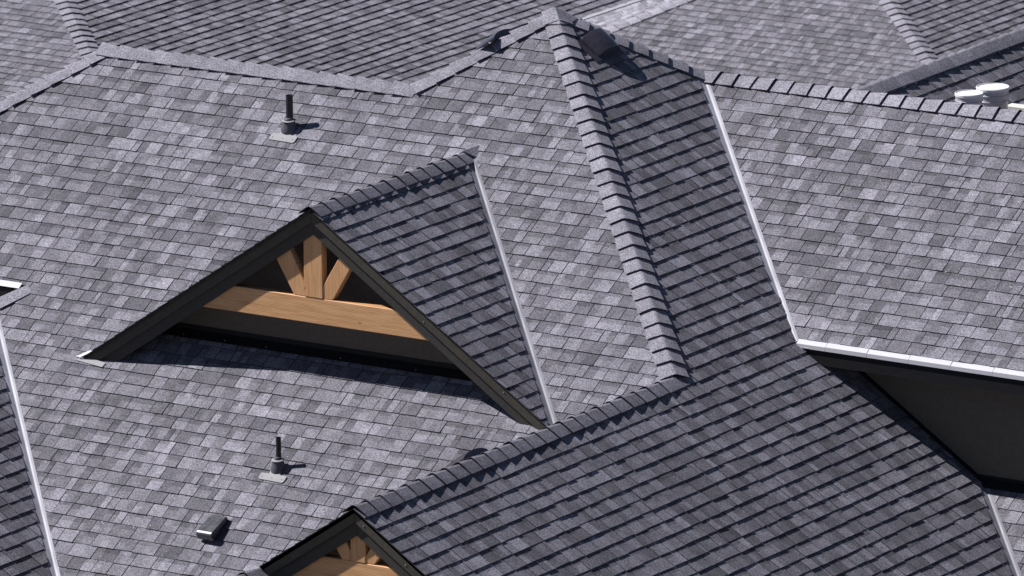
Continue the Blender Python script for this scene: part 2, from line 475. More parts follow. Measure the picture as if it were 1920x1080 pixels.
A0 = Slope('front', (-5, OY, T * OY), AX, AV,
           [(-9.5, -0.05), (-9.5, 2.434 - 1.75), (-7.747, 2.434), (-4.33, 2.434), (-3.382, 3.382), (0, 0), (-2.4, -2.4), (-2.4, -5.0), (-2.44, -5.0), (-6.82, -0.62 - .0), (-6.82, -0.05)],
           A0parts, (-4.6, 5.2), (-8.3, 1.9), label='large sunlit front roof slope with pipes and the small gable')
B1 = Slope('right', (0, 0, 0), BX, BV,
           [(-3.382, 3.382), (0, 0), (0, -4.99), (5.2, -4.99), (5.2, -1.18), (1.775, 2.244), (-0.303, 2.244), (-2.39, 4.33)],
           [[le(0, 1, 0), ge(0, 1, -5.005), ge(1, 0, 0), le(1, 1, V3 - VB)],
            [ge(0, 1, 0), le(0, 1, 2.236), ge(1, 1, 0), le(1, 1, V3 - VB), le(1, 0, 1.83)],
            [ge(0, 1, 0), le(0, 1, 2.236), ge(1, 0, 1.83), le(1, 1, V3 - VB)],
            [ge(0, 1, 2.236), ge(1, 1, 0), le(1, 1, V2 - VB), le(-1, 1, 6.764)]],
           (-5.1, 4.5), (-6.3, 4.2), phase=0.02, label='shaded right-hand roof slope running down to the lower right', tone=1.0)
A2 = Slope('upper_right', (0, 1.827, T * (1.827 - V2)), AX, AV,
           [(-2.416, 4.357), (0.09, 1.851), (0.09, 1.83), (8.2, 1.83), (8.2, 4.357)],
           [[ge(0, 1, 1.827 + 0.045), le(0, 1, 4.357), ge(1, 1, V2 + VA), le(1, 0, 8.2)]],
           (-2.6, 8.2), (0.0, 3.1), phase=0.054, label='sunlit roof slope at the right above the dark wall')
A3 = Slope('lower_right', (1.7, 2.244, T * (2.244 - V3)), AX, AV,
           [(1.775, 2.244), (4.9, -0.88), (7, -0.88), (7, 2.244)],
           [[le(0, 1, 2.236), ge(1, 1, V3 + VA), le(1, 0, 7), ge(0, 1, -0.88)]],
           (-0.2, 5.4), (-3.9, 0.1), phase=-0.02, label='small sunlit slope in the lower right corner')
B4 = Slope('lower_left', (-7.436, 0, 0), BX, BV,
           [(-7.0, -0.436), (-3.9, -3.536), (-3.9, -4.6), (-9.5, -4.6), (-9.5, -0.436)],
           [[le(1, 1, V4 - VB), le(0, 1, -0.44), ge(0, 1, -4.6), ge(1, 0, -14.0), le(1, 0, -3.9)]],
           (-4.7, -0.4), (-4.3, 2.5), phase=0.03, label='shaded roof slope in the lower left corner')
BD = Slope('gable_right', (XD, 0, ZB), BX, BV,
           [(XD, ZB / T), (XD, YG), (XD + HW, YG), (VD - YG, YG)][:2] + [(VD - YG, YG)],
           [[ge(1, 0, XD), ge(0, 1, YG - 0.022), le(1, 1, VD - VB)]],
           (-1.0, 2.2), (-3.2, 0.1), phase=-0.015, label='shaded right slope of the small gable', tone=1.0)
CDs = Slope('gable_left', (XD, 0, ZB), CX, CV,
           [(XD, YG), (XD, ZB / T), (XD - HW + .0, YG)],
           [[le(1, 0, XD), ge(0, 1, YG - 0.022), ge(1, -1, XD - ZB / T + .02)]],
           (-2.2, 1.0), (-3.2, 0.1), label='left slope of the small gable')
C2 = Slope('wing_left', (0, 0, 0), CX, CV,
           [(0, 0), (-0.95, -0.95), (-0.95, -4.99), (0, -4.99)],
           [[le(1, 0, 0), le(-1, 1, 0), ge(0, 1, -5.005), ge(1, 0, -0.95)]],
           (0, 5.1), (-1.3, 0.0), label='left slope of the lower wing')
Cm = Slope('main_left', (APX.x, APX.y, APX.z), CX, CV,
           [(-3.382, 3.382), (-4.33, 2.434), (-4.33, 4.33)],
           [[ge(-1, 1, 6.764), le(1, 1, 0.0), ge(1, 0, -4.33)]],
           (-1.2, 1.2), (-1.3, 0.0), label='left face of the peak')
Dm = Slope('main_back', (APX.x, APX.y, APX.z), DX, DV,
           [(-3.382, 3.382), (-4.33, 4.33), (-2.43, 4.33)],
           [[ge(1, 1, 0.0), ge(-1, 1, 6.764), le(0, 1, 4.33)]],
           (-1.2, 1.2), (-1.3, 0.0), label='back face of the peak')
D2 = Slope('right_back', (0, 4.357, T * (4.357 - V2)), DX, DV,
           [(-2.416, 4.357), (8.2, 4.357), (8.2, 5.6), (-1.2, 5.6)],
           [[ge(0, 1, 4.357), le(1, 0, 8.2), le(0, 1, 5.6), ge(1, -1, -6.8)]],
           (-8.2, 2.5), (-1.5, 0.0), label='back slope behind the right-hand ridge')
D0 = Slope('front_back', (0, 2.434, T * 2.434), DX, DV,
           [(-7.747, 2.434), (-4.33, 2.434), (-4.33, 3.1), (-8.4, 3.1)],
           [[ge(0, 1, 2.434), le(0, 1, 3.1), le(1, 0, -4.33), ge(1, 1, -5.4)]],
           (4.3, 8.5), (-0.8, 0.0), label='back slope behind the left-hand ridge')
# wing behind the right-hand ridge, ridge along y
R7 = Vector((-1.2893, 5.5808, 1.3856))
B7 = Slope('rear_right', tuple(R7), BX, BV,
           [(R7.x, 4.6), (R7.x, 9.8), (R7.x + 3.2, 9.8), (R7.x + 3.2, 4.6)],
           [[ge(1, 0, R7.x), ge(0, 1, 4.6), le(0, 1, 9.8), le(1, 0, R7.x + 3.2)]],
           (-1.0, 4.3), (-3.9, 0.0), phase=0.0, label='shaded rear slope beside the buckets', tone=1.0)
C7 = Slope('rear_left', tuple(R7), CX, CV,
           [(R7.x, 4.9), (R7.x, 9.8), (R7.x - 1.2, 9.8), (R7.x - 1.2, 4.9)],
           [[le(1, 0, R7.x), ge(0, 1, 4.9), le(0, 1, 9.8), ge(1, 0, R7.x - 1.2)]],
           (-4.3, 1.0), (-1.5, 0.0), label='hidden side of the rear ridge')
# little entry wing under the lower gable
X8, Z8 = -0.955, -0.655
B8 = Slope('entry_right', (X8, -5, Z8), BX, BV,
           [(X8, -6.4), (X8, -5.0), (X8 + 1.6, -5.0), (X8 + 1.6, -6.4)],
           [[ge(1, 0, X8), le(0, 1, -5.03), ge(0, 1, -6.4), le(1, 0, X8 + 1.6)]],
           (-1.4, 0.1), (-2.0, 0.0), label='shaded slope of the entry roof below the lower gable')
NEAR = [A0, B1, A2, A3, B4, BD, CDs, C2, Cm, Dm, D2, D0, B7, C7, B8]
near_pieces = finish_house(house, NEAR)

# ------------------------------------------------------------------ far houses
far1 = empty('house.001', (-30, 24, -14.0), 'far grey roof at the upper left, long low slope with dark shingle rows', 'house', None)
H0 = Vector((-24.0757, 24.5945, -4.3492)); H1 = Vector((-25.0748, 25.5323, -4.0679)); tb1 = 0.28160; ta1 = 0.30
hd = (H0 - H1).normalized(); top1 = H1 - hd * 3.0; bot1 = H0 + hd * 9
rxy = (hd.x, hd.y)
hn = (-hd.y, hd.x); hc = hn[0] * H0.x + hn[1] * H0.y     # hn points to +x+y side of hip?
if hn[0] < 0: hn = (-hn[0], -hn[1]); hc = -hc
F1A = Slope('far_front', tuple(H0), AX, (0, 1, ta1),
            [(top1.x, top1.y), (bot1.x, bot1.y), (-40, bot1.y), (-40, top1.y)],
            [[le(hn[0], hn[1], hc), ge(0, 1, bot1.y), le(0, 1, top1.y), ge(1, 0, -40)]],
            (-12, 10), (-8.2, 4.0), label='pale sunlit low slope at the upper left', thick=1.0)
WX = -21.4836
F1B = Slope('far_right', tuple(H0), BX, (-1, 0, tb1),
            [(top1.x, top1.y), (bot1.x, bot1.y), (-18.5, bot1.y), (-18.5, 32.1), (WX, 32.1), (WX, 35.5), (top1.x, 35.5)],
            [[ge(hn[0], hn[1], hc), le(1, 0, -18.5), ge(0, 1, bot1.y), le(0, 1, 32.1), ge(1, 0, top1.x)],
             [ge(hn[0], hn[1], hc), le(1, 0, WX), ge(0, 1, 32.1), le(0, 1, 35.5), ge(1, 0, top1.x)]],
            (-12, 11.5), (-7.0, 3.6), label='long shaded slope across the top of the view', thick=1.6)
f1_pieces = finish_house(far1, [F1A, F1B])
cap_run(far1, bot1, top1, F1A.N, F1B.N, 0.1826, start=0.05, width=0.14)

far2 = empty('house.002', (-14, 36, -14.0), 'far grey roof at the upper right, sunlit slope with a hip of raised caps', 'house', None)
K0 = Vector((-23.0145, 43.8626, -7.9952)); K1 = Vector((-23.7963, 44.5498, -7.7204)); tb2 = 0.35158; ta2 = 0.40
kd = (K0 - K1).normalized(); top2 = K1 - kd * 3.0; bot2 = K0 + kd * 5
kn = (-kd.y, kd.x); kc = kn[0] * K0.x + kn[1] * K0.y
if kn[0] < 0: kn = (-kn[0], -kn[1]); kc = -kc
E1 = Vector((-28.2693, 43.6194, -8.0925)); E2 = Vector((-27.4761, 44.5961, -7.7018)); ed = (E2 - E1).normalized()
e_lo = E1 - ed * 3.0; e_hi = E1 + ed * 3.4
en = (ed.y, -ed.x); ec = en[0] * E1.x + en[1] * E1.y
F2A = Slope('far2_front', tuple(K0), AX, (0, 1, ta2),
            [(e_lo.x, e_lo.y), (bot2.x, bot2.y), (top2.x, top2.y), (e_hi.x, e_hi.y)],
            [[le(kn[0], kn[1], kc), ge(0, 1, 40.5), le(0, 1, 46.6), ge(en[0], en[1], ec)]],
            (-8, 8), (-4.0, 3.4), label='sunlit low slope at the upper right', thick=1.0)
F2B = Slope('far2_right', tuple(K0), BX, (-1, 0, tb2),
            [(top2.x, top2.y), (bot2.x, bot2.y), (-14, bot2.y), (-14, 54), (top2.x, 54)],
            [[ge(kn[0], kn[1], kc), le(1, 0, -14), ge(0, 1, bot2.y), le(0, 1, 54), ge(1, 0, top2.x)]],
            (-5, 10.5), (-9.8, 3.4), label='shaded slope in the upper right corner', thick=1.6)
# low side of the far hip, seen almost edge on
mdir = Vector((-1, 0, -0.22)); nS = ed.cross(mdir)
if nS.z < 0: nS = -nS
nS.normalize()
US = -ed; VS_ = nS.cross(US)
if VS_.z < 0: US = ed; VS_ = nS.cross(US)
sA = e_lo; sB = e_hi
down = Vector((-1, 0, -0.16)).normalized()
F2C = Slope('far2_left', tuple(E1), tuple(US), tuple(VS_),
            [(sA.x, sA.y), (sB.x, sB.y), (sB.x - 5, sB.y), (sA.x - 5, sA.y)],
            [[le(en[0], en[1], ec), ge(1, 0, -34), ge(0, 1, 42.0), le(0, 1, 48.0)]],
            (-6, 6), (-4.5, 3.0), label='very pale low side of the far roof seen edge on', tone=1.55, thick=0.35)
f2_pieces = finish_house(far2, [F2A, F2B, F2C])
cap_run(far2, bot2, top2, F2A.N, F2B.N, 0.1826, start=0.03, width=0.15)
cap_run(far2, e_lo, e_hi, F2A.N, F2C.N, 0.19, start=0.0, width=0.12, lift=0.034, tone=0.33)
dr = slab('drip_edge', [F1B.pt(WX - .005, 32.1, -.005), F1B.pt(WX + .05, 32.1, -.005), F1B.pt(WX + .05, 35.5, -.005), F1B.pt(WX - .005, 35.5, -.005)], 0.02, F1B.N, M_MET, far1)

# walls of the far houses, below their roofs
for hs, xs in ((far1, (-39.5, WX - .35, 14.0, 35.0, -6.5)), (far2, (-24.5, -14.6, 42.5, 53.5, -10.5))):
    x0, x1, y0, y1, zt = xs
    hexa('wall', [(x0, y0, -14.0), (x1, y0, -14.0), (x1, y1, -14.0), (x0, y1, -14.0), (x0, y0, zt - 1.5), (x1, y0, zt - 1.5), (x1, y1, zt - 1.5), (x0, y1, zt - 1.5)], M_WALL, hs)

# ------------------------------------------------------------------ occlusion test and laying of the shingles
bv, bf = [], []
for s in NEAR + [F1A, F1B, F2A, F2B, F2C]:
    b = len(bv); bv += [s.pt(x, y, 0.0) for x, y in s.deck]; bf.append(list(range(b, b + len(s.deck))))
def tri(vs, f):
    from mathutils.geometry import tessellate_polygon
    return [[f[a], f[b], f[c]] for a, b, c in tessellate_polygon([[vs[i] for i in f]])]
tf = []
for f in bf: tf += tri(bv, f)
# gable fronts too
b = len(bv); bv += [Vector((XD, YG, ZB)), Vector((XD + HW, YG, ZB - T * HW)), Vector((XD - HW, YG, ZB - T * HW))]; tf.append([b, b + 1, b + 2])
b = len(bv); bv += [Vector((0, -4.99, 0)), Vector((2, -4.99, -1.34)), Vector((-.95, -4.99, -.64))]; tf.append([b, b + 1, b + 2])
b = len(bv); bv += [Vector((1.3, 1.83, -.2)), Vector((9, 1.83, -.2)), Vector((9, 1.83, -1.3))]; tf.append([b, b + 1, b + 2])
bvh = BVHTree.FromPolygons(bv, tf)
place_pieces(house, near_pieces, bvh); place_pieces(far1, f1_pieces, bvh); place_pieces(far2, f2_pieces, bvh)

# ------------------------------------------------------------------ ridge and hip caps of the near house
def P0(x, y, z): return Vector((x, y, z))
Jn = P0(0, 0, 0)
cap_run(house, Jn, APX, A0.N, B1.N, 0.1826, start=0.02, end=4.93 * 1.085, tone=0.245)
cap_run(house, P0(0, -5.0, 0), P0(0, 0.04, 0), C2.N, B1.N, 0.1965, start=0.0, tone=0.235)
cap_run(house, P0(-4.33, 2.434, 2.434 * T), APX, A0.N, Cm.N, 0.205, start=0.0, tone=0.27, lift=0.045)
cap_run(house, P0(-2.40, 4.364, 1.60), APX, B1.N, Dm.N, 0.205, start=-0.02, tone=0.25)
cap_run(house, P0(8.2, 4.357, T * (4.357 - V2)), P0(-2.44, 4.357, T * (4.357 - V2)), A2.N, D2.N, 0.1965, tone=0.25)
cap_run(house, P0(-7.80, 2.434, 2.434 * T), P0(-4.30, 2.434, 2.434 * T), A0.N, D0.N, 0.205, tone=0.27, lift=0.050)
cap_run(house, P0(-9.5, 0.68, 0.455), P0(-7.747, 2.434, 2.434 * T), A0.N, Cm.N, 0.205, start=0.04, tone=0.27, lift=0.045)
cap_run(house, P0(-7.9, -7.9 - KL, T * (-7.9 - KL)), P0(-6.83, -6.83 - KL, T * (-6.83 - KL)), A0.N, Cm.N, 0.30, start=0.0, tone=0.27)
cap_run(house, P0(XD, YG - 0.02, ZB), P0(XD, ZB / T, ZB), CDs.N, BD.N, 0.1965, width=0.125, tone=0.22)
cap_run(house, P0(R7.x, 4.7, R7.z), P0(R7.x, 9.8, R7.z), C7.N, B7.N, 0.1965, tone=0.25, butt_low=False)
cap_run(house, P0(X8, -6.4, Z8), P0(X8, -5.0, Z8), C7.N, B8.N, 0.1965, tone=0.22)

# peak cover pieces
pk = [APX + Vector(v) for v in ((0, 0, .050), (.15, -.15, -.062), (.15, .15, -.062), (-.15, .15, -.062), (-.15, -.15, -.062), (.0, -.17, -.075), (.17, 0, -.075), (0, .17, -.075), (-.17, 0, -.075))]
o = mesh('peak_cap', pk, [[0, 5, 1], [0, 1, 6], [0, 6, 2], [0, 2, 7], [0, 7, 3], [0, 3, 8], [0, 8, 4], [0, 4, 5]], M_SH, house, [0.26] * 8)
md = o.modifiers.new('thickness', 'SOLIDIFY'); md.thickness = 0.012
# small folded cover where the small gable's ridge meets the slope
e = P0(XD, ZB / T, ZB)
vs = [e + Vector((-.15, -.02, -.045)), e + Vector((0, -.10, .045)), e + Vector((.13, -.02, -.030)), e + Vector((.06, .08, .066)), e + Vector((0, .09, .080)), e + Vector((-.10, .08, .064))]
o = mesh('saddle_cap', vs, [[0, 1, 4, 5], [1, 2, 3, 4]], M_SH, house, [0.25, 0.25])
md = o.modifiers.new('thickness', 'SOLIDIFY'); md.thickness = 0.012
o['label'] = 'folded pale cover piece at the back end of the small gable ridge'

# ------------------------------------------------------------------ valleys
def vpt(c, x, S_): return Vector((x, c - x, S_.z(x, c - x)))
valley(house, vpt(VD, VD - YG - .02, A0), vpt(VD, XD + .02, A0), A0, BD, M_VAL2, label='pale metal valley strip beside the small gable')
valley(house, vpt(V2, 0.105, A2), vpt(V2, -2.37, A2), A2, B1, M_VAL, label='long bright metal valley strip right of the peak')
valley(house, vpt(V3, 4.6, A3), vpt(V3, 1.79, A3), A3, B1, M_VAL2, label='metal valley strip in the lower right corner')
valley(house, vpt(V4, -4.0, A0), vpt(V4, -7.0, A0), A0, B4, M_VAL, label='bright metal valley strip along the left edge')

# ------------------------------------------------------------------ right-hand eave, fascia and wall
zE = T * (1.827 - V2)
x = 0.125
k = 0
while x < 8.2:
    L = 0.425 if k else 0.30
    a = A2.pt(x + .0025, 1.825, .004 + .002 * (k % 2)); b2 = A2.pt(x + L - .0025, 1.825, .004 + .002 * (k % 2))
    c2 = A2.pt(x + L - .0025, 1.89, .004 + .002 * (k % 2)); d2 = A2.pt(x + .0025, 1.89, .004 + .002 * (k % 2))
    slab('drip_edge', [a, b2, c2, d2], 0.002, A2.N, M_MET, house)
    hexa('drip_lip', [(x + .001, 1.818, zE - .032), (x + L - .003, 1.818, zE - .032), (x + L - .001, 1.8225, zE - .032), (x + .001, 1.8225, zE - .032),
                      (x + .001, 1.820, zE + .004), (x + L - .001, 1.820, zE + .004), (x + L - .001, 1.8245, zE + .004), (x + .001, 1.8245, zE + .004)], M_MET, house)
    x += L; k += 1
hexa('fascia_board', [(0.30, 1.832, -0.245), (8.2, 1.832, -0.245), (8.2, 1.862, -0.245), (0.30, 1.862, -0.245), (0.17, 1.832, zE - .03), (8.2, 1.832, zE - .03), (8.2, 1.862, zE - .03), (0.17, 1.862, zE - .03)], M_FLASHD, house)
hexa('soffit', [(0.32, 1.862, -0.222), (8.2, 1.862, -0.222), (8.2, 2.25, -0.222), (0.32, 2.25, -0.222), (0.32, 1.862, -0.205), (8.2, 1.862, -0.205), (8.2, 2.25, -0.205), (0.32, 2.25, -0.205)], M_FLASHD, house)
wp = [(0.30, -0.203), (8.2, -0.203), (8.2, -14.0), (1.9, -14.0), (1.9, -1.27), (1.77, -1.19)]
wl = prism_xz('wall', [(0.30, -0.204), (0.30, -0.9), (1.77, -2.2), (1.9, -14.0), (8.2, -14.0), (8.2, -0.204)], 2.244, 2.40, M_WALL, house, 0)
wl['label'] = 'plain dark brown wall under the right-hand eave'
# flashing against that wall
slab('wall_flashing', [B1.pt(0.33, 2.236, .014), B1.pt(1.76, 2.236, .014), B1.pt(1.80, 2.175, .014), B1.pt(0.37, 2.175, .014)], 0.003, B1.N, M_FLASHD, house)
slab('wall_flashing', [A3.pt(1.80, 2.155, .016), A3.pt(7, 2.155, .016), A3.pt(7, 2.238, .016), A3.pt(1.78, 2.238, .016)], 0.003, A3.N, M_FLASHD, house)
hexa('wall_flashing', [(1.76, 2.232, -1.19), (7, 2.232, -1.19), (7, 2.242, -1.19), (1.76, 2.242, -1.19), (1.72, 2.232, -1.145), (7, 2.232, -1.145), (7, 2.242, -1.145), (1.72, 2.242, -1.145)], M_FLASHD, house)
# eave stub with its bright tip at the lower end of the long valley
slab('drip_edge', [(0.085, 1.822, -.092), (0.26, 1.817, zE - .030), (0.26, 1.822, zE - .020), (0.085, 1.826, -.086)], 0.003, Vector((0, -.5, .86)), M_MET, house)

# ------------------------------------------------------------------ left-hand eave notch
for k in range(3):
    xa = -9.4 + k * .92 + (0.0); xb = min(xa + .92, -6.98)
    slab('drip_edge', [A0.pt(xa, -.098, .004 + .002 * k), A0.pt(xb - .002, -.098, .004 + .002 * k), A0.pt(xb - .002, -.04, .004 + .002 * k), A0.pt(xa, -.04, .004 + .002 * k)], 0.002, A0.N, M_MET, house)
hexa('fascia_board', [(-9.4, -.09, -.25), (-6.85, -.09, -.25), (-6.85, -.06, -.25), (-9.4, -.06, -.25), (-9.4, -.09, -.075), (-6.85, -.09, -.075), (-6.85, -.06, -.075), (-9.4, -.06, -.075)], M_FLASHD, house)
hexa('wall', [(-9.4, .3, -14.0), (-6.6, .3, -14.0), (-6.6, .4, -14.0), (-9.4, .4, -14.0), (-9.4, .3, .15), (-6.6, .3, .15), (-6.6, .4, .15), (-9.4, .4, .15)], M_WALL, house)

# ------------------------------------------------------------------ gables
def clipz(pts, zmin=None, xmin=None):
    out = []
    for i in range(len(pts)):
        p, q = pts[i], pts[(i + 1) % len(pts)]
        f = (lambda r: r[1] - zmin) if zmin is not None else (lambda r: r[0] - xmin)
        a, b = f(p), f(q)
        if a >= 0: out.append(p)
        if a * b < 0:
            s = a / (a - b); out.append((p[0] + (q[0] - p[0]) * s, p[1] + (q[1] - p[1]) * s))
    return out
def gable(xr, zr, yf, hwl, hwr, zmin, d1=0.118, d2=0.235):
    for nm, da, db, y0, y1, m in (('barge_board', -0.004, d1, yf, yf + .026, M_TRIM), ('rake_trim', 0.0, d2, yf + .028, yf + .048, M_TRIM2)):
        for sg, hw in ((-1, hwl), (1, hwr)):
            e = 0.0012
            pts = [(xr + sg * e, zr - da), (xr + sg * hw, zr - T * hw - da), (xr + sg * hw, zr - T * hw - db), (xr + sg * e, zr - db)]
            if zmin is not None: pts = clipz(pts, zmin=zmin)
            o = prism_xz(nm, pts, y0, y1, m, house, 0.002)
            if nm == 'barge_board': yield o, sg
zf = ZB - T * HW
bb = list(gable(XD, ZB, YG, HW + .03, HW + .02, zf - .012))
for o, sg in bb:
    for fr in ((0.47, 0.9), (0.80, 0.5)):
        if sg < 0: continue
        xx = XD + sg * HW * fr[0]; screw((xx, YG, ZB - T * HW * fr[0] - .03 - .06 * fr[1]), (0, -1, 0), o)
bb2 = list(gable(0.0, 0.0, -4.99, 0.955, 4.2, None))
for o, sg in bb2:
    for fx in ((0.09, 0.50) if sg > 0 else (0.62,)):
        screw((sg * fx, -4.99, -T * fx - .075), (0, -1, 0), o)
# metal edge under the rake shingles
for xr, zr, yf, hl, hr in ((XD, ZB, YG, HW, HW), (0, 0, -4.99, .95, 4.2)):
    for sg, hw in ((-1, hl), (1, hr)):
        N = (Vector((sg * T, 0, 1))).normalized()
        a = Vector((xr, yf - .021, zr)); b = Vector((xr + sg * hw, yf - .021, zr - T * hw)); up = Vector((0, .012, 0))
        slab('rake_edge', [a, b, b + Vector((0, .06, 0)), a + Vector((0, .06, 0))], 0.004, N, M_FLASHD, house)
# walls
prism_xz('gable_wall', [(XD, ZB - .04), (XD - 2.34, ZB - .04 - T * 2.34), (XD - 2.34, -.5), (XD + 2.34, -.5), (XD + 2.34, ZB - .04 - T * 2.34)], YW, YW + .1, M_WALL, house, 0)['label'] = 'dark recessed wall of the small gable'
prism_xz('gable_wall', [(0, -.04), (-.93, -.04 - T * .93), (-.93, -14.0), (4.1, -14.0), (4.1, -.04 - T * 4.1)], -4.56, -4.46, M_WALL, house, 0)['label'] = 'dark recessed wall of the lower gable'
# base flashing of the small gable's wall
slab('wall_flashing', [A0.pt(-5.30, YW - .085, .0185), A0.pt(-1.35, YW - .085, .0185), A0.pt(-1.35, YW + .0, .0185), A0.pt(-5.30, YW, .0185)], 0.003, A0.N, M_FLASHD, house)
wf = hexa('wall_flashing', [(-5.30, YW - .012, -.165), (-1.35, YW - .012, -.165), (-1.35, YW - .002, -.165), (-5.30, YW - .002, -.165),
                       (-5.30, YW - .012, -.105), (-1.35, YW - .012, -.105), (-1.35, YW - .002, -.105), (-5.30, YW - .002, -.105)], M_FLASHD, house)
for xx in (-5.0, -4.55, -4.1, -3.3, -2.5, -1.8): screw(A0.pt(xx, YW - .06, .019), A0.N, wf, 0.006)
# timber trusses
yb = YG + .056
beam = prism_xz('truss_beam', [(-4.72, .19), (-1.96, .19), (-2.22, .425), (-4.46, .425)], yb, yb + .10, M_WX, house, 0.006)
kp = prism_xz('king_post', [(-3.466, .4265), (-3.268, .4265), (-3.268, 1.06), (-3.466, 1.06)], yb - .004, yb + .075, M_WZ, house, 0.005)
prism_xz('strut', [(-3.578, .4265), (-3.4685, .4265), (-3.4685, .56), (-3.665, .93), (-3.865, .90)], yb + .003, yb + .075, M_WZ, house, 0.004)
prism_xz('strut', [(-3.2655, .4265), (-3.165, .4265), (-2.90, .86), (-3.03, .92), (-3.2655, .545)], yb + .003, yb + .075, M_WZ, house, 0.004)
y2 = -4.99 + .056
prism_xz('truss_beam', [(-.86, -.70), (.93, -.70), (.66, -.52), (.52, -.471), (-.56, -.471)], y2, y2 + .10, M_WX, house, 0.006)
prism_xz('king_post', [(-.080, -.4695), (.066, -.4695), (.066, -.15), (-.080, -.15)], y2 - .004, y2 + .075, M_WZ, house, 0.005)
prism_xz('strut', [(-.172, -.4695), (-.0825, -.4695), (-.0825, -.39), (-.17, -.25), (-.32, -.24)], y2 + .003, y2 + .075, M_WZ, house, 0.004)
prism_xz('strut', [(.0685, -.4695), (.148, -.4695), (.30, -.28), (.17, -.24), (.0685, -.41)], y2 + .003, y2 + .075, M_WZ, house, 0.004)
# little metal plates under the feet of the small gable
N = A0.N
slab('foot_plate', [A0.pt(-5.92, -.705, .017), A0.pt(-5.60, -.735, .017), A0.pt(-5.59, -.69, .017), A0.pt(-5.86, -.655, .017)], 0.003, N, M_PLATE, house)
slab('foot_plate', [A0.pt(-1.02, -.80, .017), A0.pt(-.80, -.83, .017), A0.pt(-.78, -.73, .017), A0.pt(-.99, -.70, .017)], 0.003, N, M_PLATE, house)
slab('foot_plate', [A0.pt(-5.93, -.675, .02), A0.pt(-5.88, -.675, .02), A0.pt(-5.79, -.61, .028), A0.pt(-5.82, -.60, .028)], 0.004, N, M_MET, house)

# ------------------------------------------------------------------ plumbing pipes
def pipe(x, y, r, h, rb, label, plate):
    b = A0.pt(x, y, 0)
    p = lathe('vent_pipe', [(r, 0.0), (r, h), (r * .84, h), (r * .82, h - .06), (r * .82, h - .10)], b, (0, 0, 1), M_PIPE, house, 28)
    p['label'] = label
    ax = (Vector((0, 0, 1)) * .8 + A0.N * .2).normalized()
    lathe('boot', [(rb * 1.18, -.02), (rb * 1.14, .012), (rb * 1.02, .028), (rb * .92, .050), (rb * .84, .072), (rb * .70, .082), (r * 1.28, .090), (r * 1.24, .094), (r * 1.30, .099), (r * 1.15, .107), (r * 1.02, .110)],
          b + A0.N * .01, ax, M_BOOT, p, 28)
    lathe('collar', [(rb * .95, .080), (rb * .97, .084), (rb * .80, .089)], b + A0.N * .01, ax, M_PLATE, p, 28)
    pw, pv0, pv1 = plate
    pts = [(-pw, pv0 + .012), (-pw + .012, pv0), (pw - .012, pv0 - .006), (pw, pv0 + .008), (pw, pv1), (pw * .42, pv1 + .004), (pw * .52, .03), (-pw * .52, .03), (-pw * .42, pv1 + .004), (-pw, pv1)]
    top = [A0.pt(x + a, y + v, .0175) for a, v in pts]; bot = [q - A0.N * .003 for q in top]; n = len(pts)
    fs = [list(range(n)), list(range(2 * n - 1, n - 1, -1))] + [[i, i + n, (i + 1) % n + n, (i + 1) % n] for i in range(n)]
    fl = fix_normals(mesh('flange', top + bot, fs, M_PLATE, p)); 
    for dx in (-pw * .78, 0.0, pw * .78): lathe('nail', [(.0045, 0), (.0045, .002)], A0.pt(x + dx, y + (pv0 + pv1) / 2 - .006, .0178), A0.N, M_FLASHD, p, 8)
pipe(-5.302, 1.853, .033, .325, .068, 'upper black vent pipe, the thicker of the two', (.142, -.135, -.070))
pipe(-3.226, -1.412, .0235, .292, .060, 'lower black vent pipe, the thinner of the two', (.135, -.125, -.065))

# ------------------------------------------------------------------ roof vents
def dome_vent(S_, x, y, wu, lv, hgt, rise, label, m, neck=0.10, tilt=0.0):
    """arched hood standing on a square neck and a base flange; u along the course, v up the slope"""
    c = S_.pt(x, y, 0); U, V, N = S_.U, S_.V, S_.N
    base = slab('roof_vent', [c + U * a + V * b + N * .014 for a, b in ((-wu * .72, -lv * .70), (wu * .72, -lv * .70), (wu * .72, lv * .6), (-wu * .72, lv * .6))], .004, N, m, house)
    base['label'] = label
    slab('neck', [c + U * a + V * b + N * .018 for a, b in ((-neck, -neck), (neck, -neck), (neck, neck * .8), (-neck, neck * .8))], hgt - .012, N, M_FLASHD, base)
    nu, nv = 10, 6; vs = []
    for j in range(nv + 1):
        b = j / nv
        for i in range(nu + 1):
            a = i / nu * 2 - 1
            prof = 1 - abs(a) ** 2.4
            hb = hgt + rise * prof * (0.90 + .10 * math.sin(math.pi * b)) - tilt * (1 - b)
            vs.append(c + U * (a * wu / 2 * (1 - .03 * (1 - b))) + V * ((b - .5) * lv) + N * hb)
    n0 = len(vs)
    for j in range(nv + 1):
        b = j / nv
        for i in range(nu + 1):
            a = i / nu * 2 - 1
            vs.append(c + U * (a * wu / 2 * (1 - .03 * (1 - b))) + V * ((b - .5) * lv) + N * (hgt - .022 - tilt * (1 - b)))
    st = nu + 1; fs = []
    for j in range(nv):
        for i in range(nu):
            fs.append([j * st + i, j * st + i + 1, (j + 1) * st + i + 1, (j + 1) * st + i])
            fs.append([n0 + j * st + i, n0 + (j + 1) * st + i, n0 + (j + 1) * st + i + 1, n0 + j * st + i + 1])
        for i in (0, nu): fs.append([j * st + i, (j + 1) * st + i, n0 + (j + 1) * st + i, n0 + j * st + i])
    for j in (0, nv):
        for i in range(nu): fs.append([j * st + i, j * st + i + 1, n0 + j * st + i + 1, n0 + j * st + i])
    o = fix_normals(mesh('hood', vs, fs, m, base))
    for p_ in o.data.polygons: p_.use_smooth = True
    o.data.set_sharp_from_angle(angle=math.radians(40)); bevel(o, .004, 2)
dome_vent(B1, -2.955, 3.45, .37, .235, .050, .080, 'dark domed roof vent on the shaded slope below the peak', M_VENT, .085, .012)
